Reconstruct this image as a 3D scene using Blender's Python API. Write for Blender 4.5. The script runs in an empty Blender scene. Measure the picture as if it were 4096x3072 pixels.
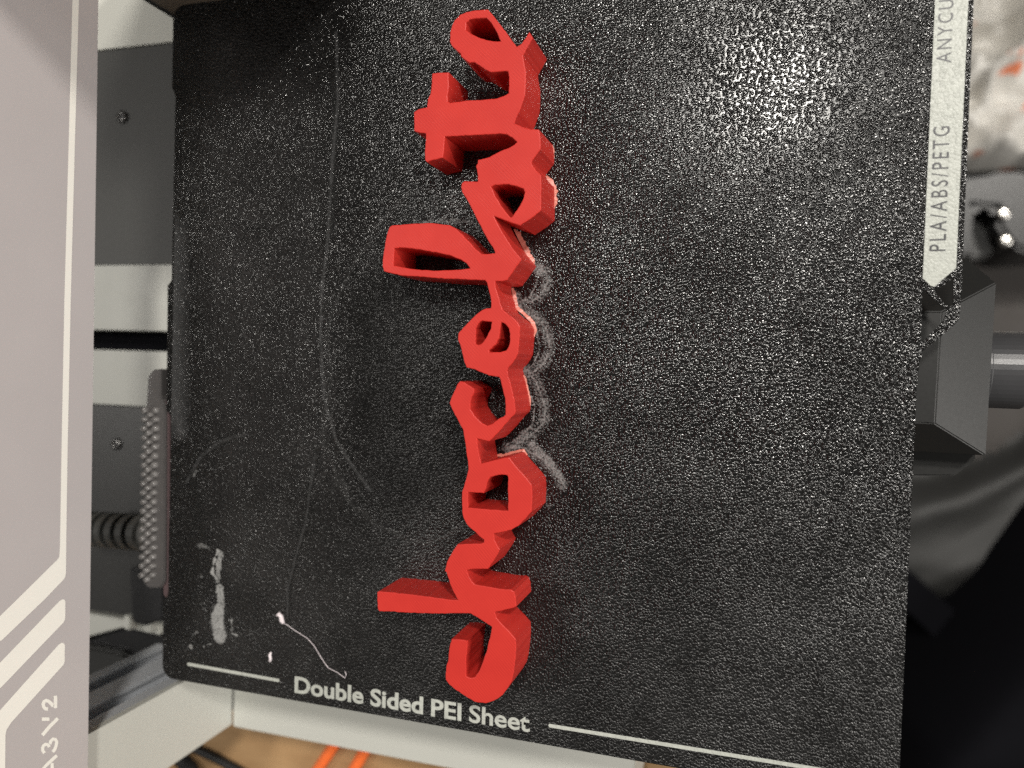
import bpy, bmesh, math, random
from mathutils import Vector, Matrix
from mathutils.geometry import tessellate_polygon
from mathutils import noise as mnoise

random.seed(7)
sc = bpy.context.scene
col = sc.collection
MM = 0.001

# ------------------------------------------------------------------ camera
CAM = Vector((215.4, 127.8, 248.9))                 # millimetres above the sheet's rear left corner
ROT = (-0.01985, 0.29536, 0.03063)
FPX = 3110.0                                        # focal length in photo pixels (4096 wide)
cd = bpy.data.cameras.new('camera')
cam = bpy.data.objects.new('camera', cd)
col.objects.link(cam)
cam.location = CAM * MM
cam.rotation_euler = ROT
cd.sensor_width = 36.0
cd.lens = FPX / 4096 * 36.0
cd.clip_start = 0.01
cd.clip_end = 50
cd.dof.use_dof = True
cd.dof.focus_distance = 0.247
cd.dof.aperture_fstop = 6.8
cd.dof.aperture_blades = 0
sc.camera = cam

# ------------------------------------------------------------------ room light
world = bpy.data.worlds.new('World')
sc.world = world
world.use_nodes = True
bg = world.node_tree.nodes['Background']
bg.inputs[0].default_value = (1.0, 0.965, 0.90, 1)
bg.inputs[1].default_value = 0.11

def area(name, loc, target, size, power, color, shape='DISK'):
    l = bpy.data.lights.new(name, 'AREA')
    l.shape = shape
    l.size = size
    l.energy = power
    l.color = color
    o = bpy.data.objects.new(name, l)
    col.objects.link(o)
    o.location = loc
    o.rotation_euler = (Vector(target) - Vector(loc)).to_track_quat('-Z', 'Y').to_euler()
    return o

area('ceiling_spot', (1.03, 1.14, 1.80), (0.13, 0.13, 0), 0.20, 36, (1.0, 0.955, 0.885))
area('ceiling_light', (0.24, 0.88, 1.90), (0.13, 0.13, 0), 0.22, 15, (1.0, 0.965, 0.90))
area('rear_fill', (-1.43, 0.33, 1.70), (0.05, 0.15, 0), 0.35, 15, (1.0, 0.96, 0.91))  # unseen fill, added behind the printer to light the deck
area('side_fill_panel', (1.95, -0.25, 0.70), (0.05, 0.13, 0), 1.0, 27, (1.0, 0.965, 0.91), 'SQUARE')  # unseen soft fill, added to lift the faces turned to the right

vs = sc.view_settings
vs.view_transform = 'Standard'
vs.look = 'None'
vs.exposure = -0.1
vs.gamma = 1.0
vs.use_curve_mapping = False
sc.cycles.use_denoising = False
sc.cycles.max_bounces = 5
sc.cycles.use_adaptive_sampling = True
sc.cycles.adaptive_threshold = 0.02
sc.cycles.sample_clamp_indirect = 4.0

# ------------------------------------------------------------------ pixel -> place
RM = Matrix.Rotation(ROT[2], 3, 'Z') @ Matrix.Rotation(ROT[1], 3, 'Y') @ Matrix.Rotation(ROT[0], 3, 'X')
def ray(p):
    return RM @ Vector(((p[0] - 2048) / FPX, -(p[1] - 1536) / FPX, -1.0))
def P(px, py, z=0.0):            # the point of the horizontal plane z (mm) seen at a photo pixel
    d = ray((px, py))
    return CAM + d * ((z - CAM.z) / d.z)
def PX(px, py, x):               # the same for a plane x = const
    d = ray((px, py))
    return CAM + d * ((x - CAM.x) / d.x)

# ------------------------------------------------------------------ helpers
def tag(o, label=None, cat=None, group=None, kind=None):
    if label: o['label'] = label
    if cat: o['category'] = cat
    if group: o['group'] = group
    if kind: o['kind'] = kind
    return o
def empty(name, loc=(0, 0, 0), label=None, cat=None, group=None):
    o = bpy.data.objects.new(name, None)
    o.empty_display_size = 0.01
    col.objects.link(o)
    o.location = Vector(loc) * MM
    return tag(o, label, cat, group)
def link(name, me, mat, parent=None, smooth=False):
    o = bpy.data.objects.new(name, me)
    col.objects.link(o)
    if mat and not me.materials: me.materials.append(mat)
    if parent:
        o.parent = parent
        base = parent
        off = Vector((0, 0, 0))
        while base:
            off += base.location
            base = base.parent
        o.location = -off              # children are modelled in world millimetres
    if smooth:
        for f in me.polygons: f.use_smooth = True
    return o
def mesh(name, verts, faces):
    me = bpy.data.meshes.new(name)
    me.from_pydata([tuple(Vector(v) * MM) for v in verts], [], faces)
    me.update()
    return me
def bm_mesh(name, bm):
    bmesh.ops.recalc_face_normals(bm, faces=bm.faces)
    me = bpy.data.meshes.new(name)
    for v in bm.verts: v.co *= MM
    bm.to_mesh(me)
    bm.free()
    return me
def bevel_all(bm, w, seg=2, angle=0.5):
    es = [e for e in bm.edges if len(e.link_faces) == 2 and e.calc_face_angle(0) > angle]
    bmesh.ops.bevel(bm, geom=es, offset=w, segments=seg, affect='EDGES', clamp_overlap=True)
def bm_box(lo, hi, bev=0, seg=2, bm=None):
    bm = bm or bmesh.new()
    vs_ = [bm.verts.new((x, y, z)) for z in (lo[2], hi[2]) for y in (lo[1], hi[1]) for x in (lo[0], hi[0])]
    for f in ((0, 2, 3, 1), (4, 5, 7, 6), (0, 1, 5, 4), (2, 6, 7, 3), (0, 4, 6, 2), (1, 3, 7, 5)):
        bm.faces.new([vs_[i] for i in f])
    if bev: bevel_all(bm, bev, seg)
    return bm
def box(name, lo, hi, mat, parent=None, bev=0, seg=2):
    return link(name, bm_mesh(name, bm_box(lo, hi, bev, seg)), mat, parent)
def bm_prism(pts, z0, z1, bev=0, seg=2):
    """pts: list of (x, y) world mm, extruded from z0 up to z1"""
    bm = bmesh.new()
    a = [bm.verts.new((p[0], p[1], z0)) for p in pts]
    b = [bm.verts.new((p[0], p[1], z1)) for p in pts]
    n = len(pts)
    bm.faces.new(a)
    bm.faces.new(b)
    for i in range(n):
        bm.faces.new((a[i], a[(i + 1) % n], b[(i + 1) % n], b[i]))
    bmesh.ops.recalc_face_normals(bm, faces=bm.faces)
    if bev: bevel_all(bm, bev, seg)
    return bm
def prism(name, pts, z0, z1, mat, parent=None, bev=0, seg=2):
    return link(name, bm_mesh(name, bm_prism(pts, z0, z1, bev, seg)), mat, parent)
def tube_mesh(name, pts, rad, seg=10, rads=None):
    verts, faces = [], []
    pts = [Vector(p) for p in pts]
    n = len(pts)
    up = Vector((0, 0, 1))
    for i, p in enumerate(pts):
        t = (pts[min(i + 1, n - 1)] - pts[max(i - 1, 0)]).normalized()
        s = t.cross(up)
        if s.length < 1e-3: s = t.cross(Vector((0, 1, 0)))
        s.normalize()
        u = s.cross(t)
        r = rads[i] if rads else rad
        for k in range(seg):
            a = 2 * math.pi * k / seg
            verts.append(p + s * math.cos(a) * r + u * math.sin(a) * r)
    for i in range(n - 1):
        for k in range(seg):
            faces.append((i * seg + k, i * seg + (k + 1) % seg, (i + 1) * seg + (k + 1) % seg, (i + 1) * seg + k))
    faces.append(tuple(range(seg - 1, -1, -1)))
    faces.append(tuple(range((n - 1) * seg, n * seg)))
    return mesh(name, verts, faces)
def lathe_x(name, prof, c, seg=40):
    """prof: list of (x, r); turned about an axis along x through (cy, cz)"""
    verts, faces = [], []
    for x, r in prof:
        for k in range(seg):
            a = 2 * math.pi * k / seg
            verts.append((x, c[0] + r * math.cos(a), c[1] + r * math.sin(a)))
    for i in range(len(prof) - 1):
        for k in range(seg):
            faces.append((i * seg + k, i * seg + (k + 1) % seg, (i + 1) * seg + (k + 1) % seg, (i + 1) * seg + k))
    faces.append(tuple(range(seg - 1, -1, -1)))
    faces.append(tuple(range((len(prof) - 1) * seg, len(prof) * seg)))
    return mesh(name, verts, faces)
def lathe_z(name, prof, c, seg=28):
    """prof: list of (r, z)"""
    verts, faces = [], []
    for r, z in prof:
        for k in range(seg):
            a = 2 * math.pi * k / seg
            verts.append((c[0] + r * math.cos(a), c[1] + r * math.sin(a), c[2] + z))
    for i in range(len(prof) - 1):
        for k in range(seg):
            faces.append((i * seg + k, i * seg + (k + 1) % seg, (i + 1) * seg + (k + 1) % seg, (i + 1) * seg + k))
    faces.append(tuple(range(seg - 1, -1, -1)))
    faces.append(tuple(range((len(prof) - 1) * seg, len(prof) * seg)))
    return mesh(name, verts, faces)

# ------------------------------------------------------------------ materials
class NT:
    def __init__(s, name):
        s.m = bpy.data.materials.new(name)
        s.m.use_nodes = True
        s.t = s.m.node_tree
        s.b = s.t.nodes['Principled BSDF']
        s.out = s.t.nodes['Material Output']
    def n(s, typ, **kw):
        x = s.t.nodes.new(typ)
        for k, v in kw.items():
            if k.startswith('i_'): x.inputs[k[2:].replace('_', ' ')].default_value = v
            else: setattr(x, k, v)
        return x
    def l(s, a, b): s.t.links.new(a, b)
    def coord(s): return s.n('ShaderNodeTexCoord').outputs['Object']
    def math(s, op, a, b=None, clamp=False):
        x = s.n('ShaderNodeMath', operation=op, use_clamp=clamp)
        for i, v in enumerate((a, b)):
            if v is None: continue
            if isinstance(v, (int, float)): x.inputs[i].default_value = v
            else: s.l(v, x.inputs[i])
        return x.outputs[0]
    def ramp(s, v, lo, hi, a=0.0, b=1.0):
        x = s.n('ShaderNodeMapRange', clamp=True)
        x.inputs['From Min'].default_value = lo
        x.inputs['From Max'].default_value = hi
        x.inputs['To Min'].default_value = a
        x.inputs['To Max'].default_value = b
        s.l(v, x.inputs['Value'])
        return x.outputs[0]
    def noise(s, scale, detail=3, rough=0.55, vec=None):
        x = s.n('ShaderNodeTexNoise')
        x.inputs['Scale'].default_value = scale
        x.inputs['Detail'].default_value = detail
        x.inputs['Roughness'].default_value = rough
        s.l(vec or s.coord(), x.inputs['Vector'])
        return x.outputs['Fac']
    def mixc(s, f, a, b):
        x = s.n('ShaderNodeMix', data_type='RGBA')
        if isinstance(f, (int, float)): x.inputs[0].default_value = f
        else: s.l(f, x.inputs[0])
        for i, v in ((6, a), (7, b)):
            if isinstance(v, tuple): x.inputs[i].default_value = (*v[:3], 1)
            else: s.l(v, x.inputs[i])
        return x.outputs[2]
    def bump(s, h, dist, strength=1.0):
        x = s.n('ShaderNodeBump')
        x.inputs['Strength'].default_value = strength
        x.inputs['Distance'].default_value = dist
        s.l(h, x.inputs['Height'])
        s.l(x.outputs[0], s.b.inputs['Normal'])
        return x
    def set(s, color=None, rough=None, metal=None, spec=None, **kw):
        if color is not None: s.b.inputs['Base Color'].default_value = (*color, 1)
        if rough is not None: s.b.inputs['Roughness'].default_value = rough
        if metal is not None: s.b.inputs['Metallic'].default_value = metal
        if spec is not None: s.b.inputs['Specular IOR Level'].default_value = spec
        for k, v in kw.items(): s.b.inputs[k.replace('_', ' ')].default_value = v
        return s

def plastic(name, color, rough=0.45, var=0.06, scale=60, grain=0.00004, gscale=2500, spec=0.5, metal=0.0):
    t = NT(name).set(rough=rough, spec=spec, metal=metal)
    n = t.noise(scale, 4)
    a = tuple(c * (1 - var) for c in color)
    b = tuple(min(1, c * (1 + var)) for c in color)
    t.l(t.mixc(n, a, b), t.b.inputs['Base Color'])
    n2 = t.noise(scale * 4, 4)
    t.l(t.ramp(n2, 0.3, 0.7, rough * 0.94, min(1, rough * 1.06)), t.b.inputs['Roughness'])
    if grain:
        t.bump(t.noise(gscale, 2), grain)
    return t.m

# red filament: diagonal infill on top, layer lines on the walls
def red_material():
    t = NT('red_filament').set(rough=0.44, spec=0.25)
    co = t.coord()
    n = t.noise(90, 4, vec=co)
    sep = t.n('ShaderNodeSeparateXYZ')
    t.l(co, sep.inputs[0])
    d = t.math('ADD', sep.outputs[0], sep.outputs[1])
    wob = t.math('MULTIPLY', t.noise(240, 2, vec=co), 0.0006)
    d = t.math('ADD', d, wob)
    infill = t.math('SINE', t.math('MULTIPLY', d, 2 * math.pi / 0.00062))
    layer = t.math('SINE', t.math('MULTIPLY', sep.outputs[2], 2 * math.pi / 0.0004))
    geo = t.n('ShaderNodeNewGeometry')
    sn = t.n('ShaderNodeSeparateXYZ')
    t.l(geo.outputs['True Normal'], sn.inputs[0])
    top = t.ramp(t.math('ABSOLUTE', sn.outputs[2]), 0.6, 0.9)
    patch = t.ramp(t.noise(120, 3, vec=co), 0.42, 0.62, 0.25, 1.0)
    st = t.n('ShaderNodeTexNoise', noise_dimensions='2D')
    st.inputs['Scale'].default_value = 650
    st.inputs['Detail'].default_value = 2
    t.l(co, st.inputs['Vector'])
    streak = t.math('MULTIPLY', t.ramp(st.outputs['Fac'], 0.3, 0.7, -1, 1), t.math('SUBTRACT', 1.0, top))
    wide = t.math('MULTIPLY', t.math('MULTIPLY', t.math('SINE', t.math('MULTIPLY', d, 2 * math.pi / 0.00115)), patch), top)
    tint = t.math('ADD', t.math('ADD', t.ramp(n, 0.3, 0.7, 0.3, 0.7), t.math('MULTIPLY', streak, 0.3)), t.math('MULTIPLY', wide, 0.36))
    t.l(t.mixc(tint, (0.45, 0.024, 0.019), (0.56, 0.036, 0.026)), t.b.inputs['Base Color'])
    h = t.math('ADD', t.math('MULTIPLY', t.math('MULTIPLY', t.math('MULTIPLY', infill, 0.45), top), patch),
               t.math('MULTIPLY', t.math('MULTIPLY', layer, t.math('SUBTRACT', 1.0, top)), 0.5))
    h = t.math('ADD', h, t.math('MULTIPLY', streak, 2.2))
    h = t.math('ADD', h, t.math('MULTIPLY', t.noise(500, 2, vec=co), 0.4))
    t.bump(h, 0.000016)
    return t.m

# textured black coating: domes that each throw one glint
def coating(name, base, rough, film=True, white=False):
    t = NT(name).set(rough=rough, spec=0.5 if white else 0.75)
    co = t.coord()
    def n2(scale, detail, rough, vec):
        x = t.n('ShaderNodeTexNoise', noise_dimensions='2D')
        x.inputs['Scale'].default_value = scale
        x.inputs['Detail'].default_value = detail
        x.inputs['Roughness'].default_value = rough
        t.l(vec, x.inputs['Vector'])
        return x.outputs
    wm = t.n('ShaderNodeVectorMath', operation='MULTIPLY_ADD')
    t.l(n2(800, 1, .5, co)['Color'], wm.inputs[0])
    wm.inputs[1].default_value = (0.0006, 0.0006, 0)
    t.l(co, wm.inputs[2])
    vec = wm.outputs[0]
    v = t.n('ShaderNodeTexVoronoi', feature='F1', voronoi_dimensions='2D')
    v.inputs['Scale'].default_value = 1260
    v.inputs['Randomness'].default_value = 1.0
    t.l(vec, v.inputs['Vector'])
    d = v.outputs['Distance']
    sepc = t.n('ShaderNodeSeparateColor')
    t.l(v.outputs['Color'], sepc.inputs[0])
    amp = t.math('ADD', 0.55, t.math('MULTIPLY', t.math('POWER', sepc.outputs[0], 2.0), 1.3))          # every grain its own height
    dome = t.math('MAXIMUM', t.math('SUBTRACT', 1.0, t.math('MULTIPLY', t.math('MULTIPLY', d, d), 2.4)), 0.0)
    h = t.math('MULTIPLY', dome, amp)
    if film:
        # a dried film of adhesive inside a lopsided oval flattens the grain; its rim is a faint pale line
        sep = t.n('ShaderNodeSeparateXYZ')
        wv = t.n('ShaderNodeVectorMath', operation='MULTIPLY_ADD')
        t.l(n2(22, 3, .5, co)['Color'], wv.inputs[0])
        wv.inputs[1].default_value = (0.026, 0.026, 0)
        t.l(co, wv.inputs[2])
        t.l(wv.outputs[0], sep.inputs[0])
        def ell(cx, cy, rx, ry):
            ex = t.math('DIVIDE', t.math('SUBTRACT', sep.outputs[0], cx + .013), rx)
            ey = t.math('DIVIDE', t.math('SUBTRACT', sep.outputs[1], cy + .013), ry)
            return t.math('SQRT', t.math('ADD', t.math('MULTIPLY', ex, ex), t.math('MULTIPLY', ey, ey)))
        c1 = P(1740, 1480); r1 = ell(c1.x * MM, c1.y * MM, 0.044, 0.060)
        inside = t.ramp(r1, 0.7, 1.04, 1.0, 0.0)
        rim = t.math('MULTIPLY', t.ramp(r1, 0.975, 1.0), t.ramp(r1, 1.0, 1.03, 1.0, 0.0))
        c2 = P(2000, 2300); r2 = ell(c2.x * MM, c2.y * MM, 0.075, 0.075)
        in2 = t.math('MULTIPLY', t.ramp(r2, 0.9, 1.03, 1.0, 0.0), 0.2)
        flat = t.math('MAXIMUM', inside, in2)
        rub = t.ramp(n2(60, 3, 0.6, co)['Fac'], 0.35, 0.65, 0.8, 1.1)
        h = t.math('MULTIPLY', h, t.math('MULTIPLY', t.ramp(flat, 0, 1, 1.0, 0.85), rub))
        dirt = t.ramp(n2(38, 4, 0.65, co)['Fac'], 0.5, 0.8, 0.0, 0.35)
        c = t.mixc(dirt, base, tuple(x * 1.9 + 0.004 for x in base))
        c = t.mixc(t.math('MULTIPLY', rim, 0.16), c, (0.08, 0.08, 0.078))
        t.l(c, t.b.inputs['Base Color'])
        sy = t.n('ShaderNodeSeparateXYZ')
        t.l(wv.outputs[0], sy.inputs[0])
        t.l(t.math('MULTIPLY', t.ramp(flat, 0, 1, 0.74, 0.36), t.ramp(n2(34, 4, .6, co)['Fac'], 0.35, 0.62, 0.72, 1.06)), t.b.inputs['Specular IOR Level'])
        shade_rough = t.math('MULTIPLY', t.ramp(t.math('ADD', sy.outputs[1], t.math('MULTIPLY', n2(30, 4, .6, co)['Fac'], 0.05)), 0.06, 0.15, 1.0, 0.0), 0.17)   # rougher towards the lower edge, standing in for a shadow there
        t.l(t.math('ADD', t.ramp(flat, 0, 1, rough, rough + 0.06), shade_rough), t.b.inputs['Roughness'])
    else:
        n = n2(500, 3, 0.6, co)['Fac']
        t.l(t.mixc(t.ramp(n, 0.3, 0.7), tuple(x * 0.86 for x in base), base), t.b.inputs['Base Color'])
    t.bump(h, 0.00019 if not white else 0.00006)
    return t.m

M = {}
M['red'] = red_material()
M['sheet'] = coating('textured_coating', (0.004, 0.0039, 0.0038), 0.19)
M['sheet_white'] = coating('white_print', (0.47, 0.485, 0.44), 0.42, film=False, white=True)
M['ink_dark'] = plastic('dark_print', (0.03, 0.03, 0.035), 0.4, grain=0)
M['bed'] = plastic('bed_black', (0.012, 0.012, 0.013), 0.5)
M['white'] = plastic('warm_white_plastic', (0.55, 0.552, 0.508), 0.48, 0.015, scale=20, grain=0.00001)
M['white_lifted'] = plastic('lifted_white_plastic', (0.80, 0.795, 0.72), 0.48, 0.015, scale=20, grain=0)  # same white plastic, colour lightened to offset the head's shadow on one cover
M['grey'] = plastic('dark_grey_plastic', (0.058, 0.058, 0.054), 0.55, 0.04, scale=200)
M['dgrey'] = plastic('charcoal_plastic', (0.027, 0.027, 0.026), 0.42, 0.1, scale=200)
M['black'] = plastic('black_plastic', (0.013, 0.013, 0.014), 0.35, 0.1)
M['alu'] = plastic('anodised_aluminium', (0.55, 0.57, 0.60), 0.42, 0.04, metal=0.2, grain=0.00001)
M['steel'] = plastic('dark_steel', (0.22, 0.215, 0.21), 0.28, 0.05, metal=1.0, grain=0)
M['silver'] = plastic('silver_steel', (0.7, 0.68, 0.64), 0.25, 0.05, metal=1.0, grain=0)
M['panel'] = plastic('silver_pink_panel', (0.49, 0.455, 0.452), 0.5, 0.05, scale=25, metal=0.0, grain=0.00001)
M['panel_print'] = plastic('cream_print', (0.90, 0.875, 0.81), 0.5, 0.02, grain=0)
M['silicone'] = plastic('grey_silicone', (0.085, 0.08, 0.079), 0.2, 0.12, scale=300)
M['nub'] = plastic('pale_silicone', (0.17, 0.162, 0.158), 0.2, 0.1, scale=300, grain=0)
M['mauve'] = plastic('mauve_silicone', (0.11, 0.075, 0.078), 0.4, 0.1)
M['knob'] = plastic('gunmetal_plastic', (0.05, 0.05, 0.053), 0.34, 0.05, metal=0.1, grain=0.00002)
M['tens'] = plastic('tensioner_plastic', (0.012, 0.012, 0.0115), 0.42, 0.1, scale=200, spec=0.4, grain=0)
M['orange'] = plastic('orange_cord', (0.80, 0.15, 0.03), 0.5)
M['cable'] = plastic('black_cable', (0.012, 0.012, 0.012), 0.5)
M['mat'] = plastic('grey_brown_mat', (0.058, 0.051, 0.047), 0.7, 0.15, scale=12)
M['scrap'] = plastic('pale_scrap', (0.75, 0.68, 0.70), 0.35, 0.05, grain=0)
M['brim'] = plastic('pale_red_brim', (0.60, 0.20, 0.15), 0.4, 0.2, scale=700, grain=0)

def wood():
    t = NT('tabletop_wood').set(rough=0.5)
    co = t.coord()
    mp = t.n('ShaderNodeMapping')
    mp.inputs['Scale'].default_value = (5, 26, 5)
    mp.inputs['Rotation'].default_value = (0, 0, 0.5)
    t.l(co, mp.inputs[0])
    n = t.noise(3, 6, 0.6, mp.outputs[0])
    t.l(t.mixc(t.ramp(n, 0.3, 0.7), (0.30, 0.17, 0.075), (0.50, 0.32, 0.16)), t.b.inputs['Base Color'])
    return t.m
M['wood'] = wood()

def bagmat(name, c, rough, trans=0.0, bmp=0.0007):
    t = NT(name).set(color=c, rough=rough)
    n = t.noise(70, 5, 0.6)
    t.l(t.mixc(n, tuple(x * 0.85 for x in c), tuple(min(1, x * 1.1) for x in c)), t.b.inputs['Base Color'])
    t.set(Transmission_Weight=trans)
    if bmp == 0: return t.m
    t.bump(t.noise(110, 3), bmp)
    return t.m
M['bag_white'] = bagmat('white_plastic_film', (0.62, 0.60, 0.56), 0.35, bmp=0)
_t = M['bag_white'].node_tree
_n = _t.nodes.new('ShaderNodeTexNoise'); _n.inputs['Scale'].default_value = 28; _n.inputs['Detail'].default_value = 1
_c = _t.nodes.new('ShaderNodeTexCoord'); _t.links.new(_c.outputs['Object'], _n.inputs['Vector'])
_r = _t.nodes.new('ShaderNodeMapRange'); _r.inputs['From Min'].default_value = 0.68; _r.inputs['From Max'].default_value = 0.72
_t.links.new(_n.outputs['Fac'], _r.inputs['Value'])
_m = _t.nodes.new('ShaderNodeMix'); _m.data_type = 'RGBA'
_b = _t.nodes['Principled BSDF'].inputs['Base Color']
_t.links.new(_b.links[0].from_socket, _m.inputs[6]); _m.inputs[7].default_value = (0.75, 0.22, 0.10, 1)
_t.links.new(_r.outputs[0], _m.inputs[0]); _t.links.new(_m.outputs[2], _b)      # faded orange print
M['bag_grey'] = bagmat('grey_plastic_film', (0.034, 0.034, 0.033), 0.55, bmp=0)
M['bag_black'] = bagmat('black_cloth', (0.006, 0.006, 0.008), 0.9, bmp=0.0002)

M['bag_black'].node_tree.nodes['Principled BSDF'].inputs['Specular IOR Level'].default_value = 0.08
def residue_mat(name='glue_residue', c=(0.27, 0.27, 0.265), film=False):
    """powdery glue: white specks that thin out where the painted strength fades"""
    t = NT(name).set(rough=0.45)
    co = t.coord()
    t.set(color=c)
    at = t.n('ShaderNodeAttribute', attribute_name='strength')
    sp = t.noise(1500, 3, 0.6, co)
    cl = t.noise(260, 4, 0.6, co)
    k = t.math('ADD', t.math('MULTIPLY', sp, 1.0), t.math('MULTIPLY', cl, 0.5))
    if film:
        a = t.math('MULTIPLY', t.math('MULTIPLY', at.outputs['Fac'], 0.6), t.ramp(sp, 0.25, 0.75, 0.15, 1.0))
    else:
        a = t.math('SUBTRACT', t.math('ADD', k, at.outputs['Fac']), 1.2)
        a = t.ramp(a, 0.0, 0.34, 0.0, 0.85)
    tr = t.n('ShaderNodeBsdfTransparent')
    mx = t.n('ShaderNodeMixShader')
    t.l(a, mx.inputs[0])
    t.l(tr.outputs[0], mx.inputs[1])
    t.l(t.b.outputs[0], mx.inputs[2])
    t.l(mx.outputs[0], t.out.inputs['Surface'])
    t.bump(t.noise(1300, 3, vec=co), 0.0003)
    return t.m
M['residue'] = residue_mat()
M['residue_film'] = residue_mat('thin_glue_film', (0.20, 0.20, 0.202), True)
M['residue_pale'] = residue_mat('pale_glue_residue', (0.36, 0.36, 0.352))

# ================================================================== SETTING: table
TZ = -112.0
o = box('table', (-700, -600, TZ - 25), (266, 900, TZ), M['wood'])
tag(o, kind='structure')
FZ = -720.0
o = box('floor', (-1500, -1800, FZ - 20), (2600, 2200, FZ), M['mat'])
tag(o, kind='structure')

# ================================================================== PRINTER BASE
ZB = -60.0
base = empty('printer_base', (60, 130, TZ), 'white and charcoal printer base standing on the table under the bed', 'printer base')
def pxs(l, z): return [P(x, y, z).xy for x, y in l]
# long white side arm along the bed's front edge of the picture
arm_r = P(2540, 3055, ZB).x
prism('side_arm', [(-11.0, -48), (arm_r, -48), (arm_r, 8), (-11.0, 8)], -97, ZB, M['white'], base, bev=0.7)
box('foot_rail', (-100, -60, TZ - 0.2), (arm_r - 6, 4, -97.2), M['dgrey'], base, bev=0.8)
# floor pan of the base under the bed
box('base_pan', (-150, 8.4, TZ - 0.2), (250, 300, -78), M['dgrey'], base, bev=0.8)
box('front_tongue', (250.4, 104, TZ - 0.2), (284, 156, -61.6), M['dgrey'], base, bev=0.8)
# rear deck: dark plates and white covers between gantry and bed
def deck(name, x0, x1, pa, pb, z0, z1, mat, bev=0.6):
    ya = P(370, pa, z1).y
    yb = P(370, pb, z1).y
    return box(name, (x0, yb, z0), (x1, ya, z1), mat, base, bev=bev)
yw = P(395, 203, ZB).y
box('white_cover', (-150, yw, -78), (-30, 330, ZB + 1.0), M['white_lifted'], base, bev=0.6)
deck('deck_plate', -150, 20, 209, 1060, -78, ZB, M['grey'])
deck('white_cover', -150, 20, 1062, 1318, -78, ZB + 4, M['white'], 1.0)
deck('channel_floor', -150, 20, 1319, 1396, -78, ZB - 14, M['bag_black'])
deck('white_cover', -150, 20, 1398, 1614, -78, ZB + 2, M['white'], 1.2)
deck('deck_plate', -150, 20, 1618, 2440, -78, ZB - 2, M['dgrey'])
def screw(px, py, z, r):
    c = P(px, py, z)
    s = link('screw', lathe_z('screw', [(r, 0), (r, 0.5), (r * .92, 1.1), (r * .62, 1.5), (r * .5, 1.55), (r * .46, 0.6)], (c.x, c.y, z - 0.05)), M['steel'], base, smooth=True)
    link('socket', lathe_z('socket', [(r * .45, 0), (r * .45, 0.1)], (c.x, c.y, z + 0.6), 6), M['black'], s)
    s.children[0].location = -(s.location + base.location)
screw(492, 470, ZB, 3.1)
screw(468, 1776, ZB - 2, 2.9)
# white rear corner plate with its two lugs and the black connector in it
cz = ZB - 4
prism('corner_plate', pxs([(200, 2440), (345, 2452), (495, 2478), (640, 2490), (640, 2540), (495, 2508), (345, 2548), (200, 2610)], cz), cz - 6, cz, M['white'], base, bev=0.4)
for a in ((492, 2462, 520, 2522), (572, 2476, 604, 2534)):
    prism('lug', pxs([(a[0], a[1]), (a[2], a[1] + 4), (a[2], a[3]), (a[0], a[3] - 6)], cz + 5), cz - 1, cz + 5, M['white'], base, bev=0.6)
prism('connector', pxs([(512, 2270), (655, 2300), (655, 2480), (575, 2505), (525, 2495)], cz + 8), -78, cz + 8, M['black'], base, bev=1.2)
prism('drive_housing', pxs([(200, 2560), (345, 2552), (470, 2500), (660, 2545), (660, 2620), (525, 2660), (340, 2745), (200, 2800)], cz - 6), -97, cz - 6, M['black'], base, bev=1.0)
prism('housing_lid', pxs([(200, 2590), (345, 2584), (490, 2612), (527, 2652), (400, 2735), (345, 2738), (200, 2790)], cz - 1), cz - 7, cz - 1, M['dgrey'], base, bev=1.6)

# ================================================================== GANTRY UPRIGHTS
XF = -11.5
yi = P(930, 2614, ZB).y
yo = -46.8
up1 = empty('gantry_upright', (-25, (yi + yo) / 2, ZB), 'gantry upright with white front plate and slotted aluminium profile', 'gantry post')
box('front_plate', (XF - 3, yo, ZB - 0.2), (XF, yi - 0.4, 190), M['white'], up1, bev=0.4)
# slotted profile behind the plate, its slots face the bed side
bm = bmesh.new()
yp = yi - 0.9
prof = [(XF - 3.1, yp), (XF - 7.0, yp), (XF - 8.0, yp - 3.5), (XF - 10.5, yp - 3.5), (XF - 10.5, yp - 5.5), (XF - 18.5, yp - 5.5), (XF - 18.5, yp - 3.5), (XF - 15.5, yp - 3.5), (XF - 15.5, yp), (XF - 24, yp), (XF - 25, yp - 3.5), (XF - 32, yp - 3.5), (XF - 33, yp), (XF - 42, yp), (XF - 42, yo + 2), (XF - 3.1, yo + 2)]
prof = [(XF - 3.1, yp), (XF - 9.5, yp), (XF - 9.5, yp - 2), (XF - 8.0, yp - 2), (XF - 8.0, yp - 6), (XF - 19.0, yp - 6), (XF - 19.0, yp - 2), (XF - 17.5, yp - 2), (XF - 17.5, yp), (XF - 29, yp), (XF - 29, yp - 2), (XF - 27.5, yp - 2), (XF - 27.5, yp - 6), (XF - 38, yp - 6), (XF - 38, yp - 2), (XF - 37, yp - 2), (XF - 37, yp), (XF - 43, yp), (XF - 43, yo + 2), (XF - 3.1, yo + 2)]
prism('profile', prof, ZB - 0.2, 190, M['alu'], up1, bev=0.25)
up2 = empty('gantry_upright', (-25, 281, ZB), 'charcoal gantry upright at the sheet corner beside the print head', 'gantry post')
box('front_plate', (XF - 4.1, 264.5, ZB + 0.8), (XF - 1.1, 300, 190), M['dgrey'], up2, bev=0.4)
box('profile', (XF - 44, 300.2, ZB + 0.8), (XF - 1.1, 326, 190), M['alu'], up2, bev=0.4)

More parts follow.
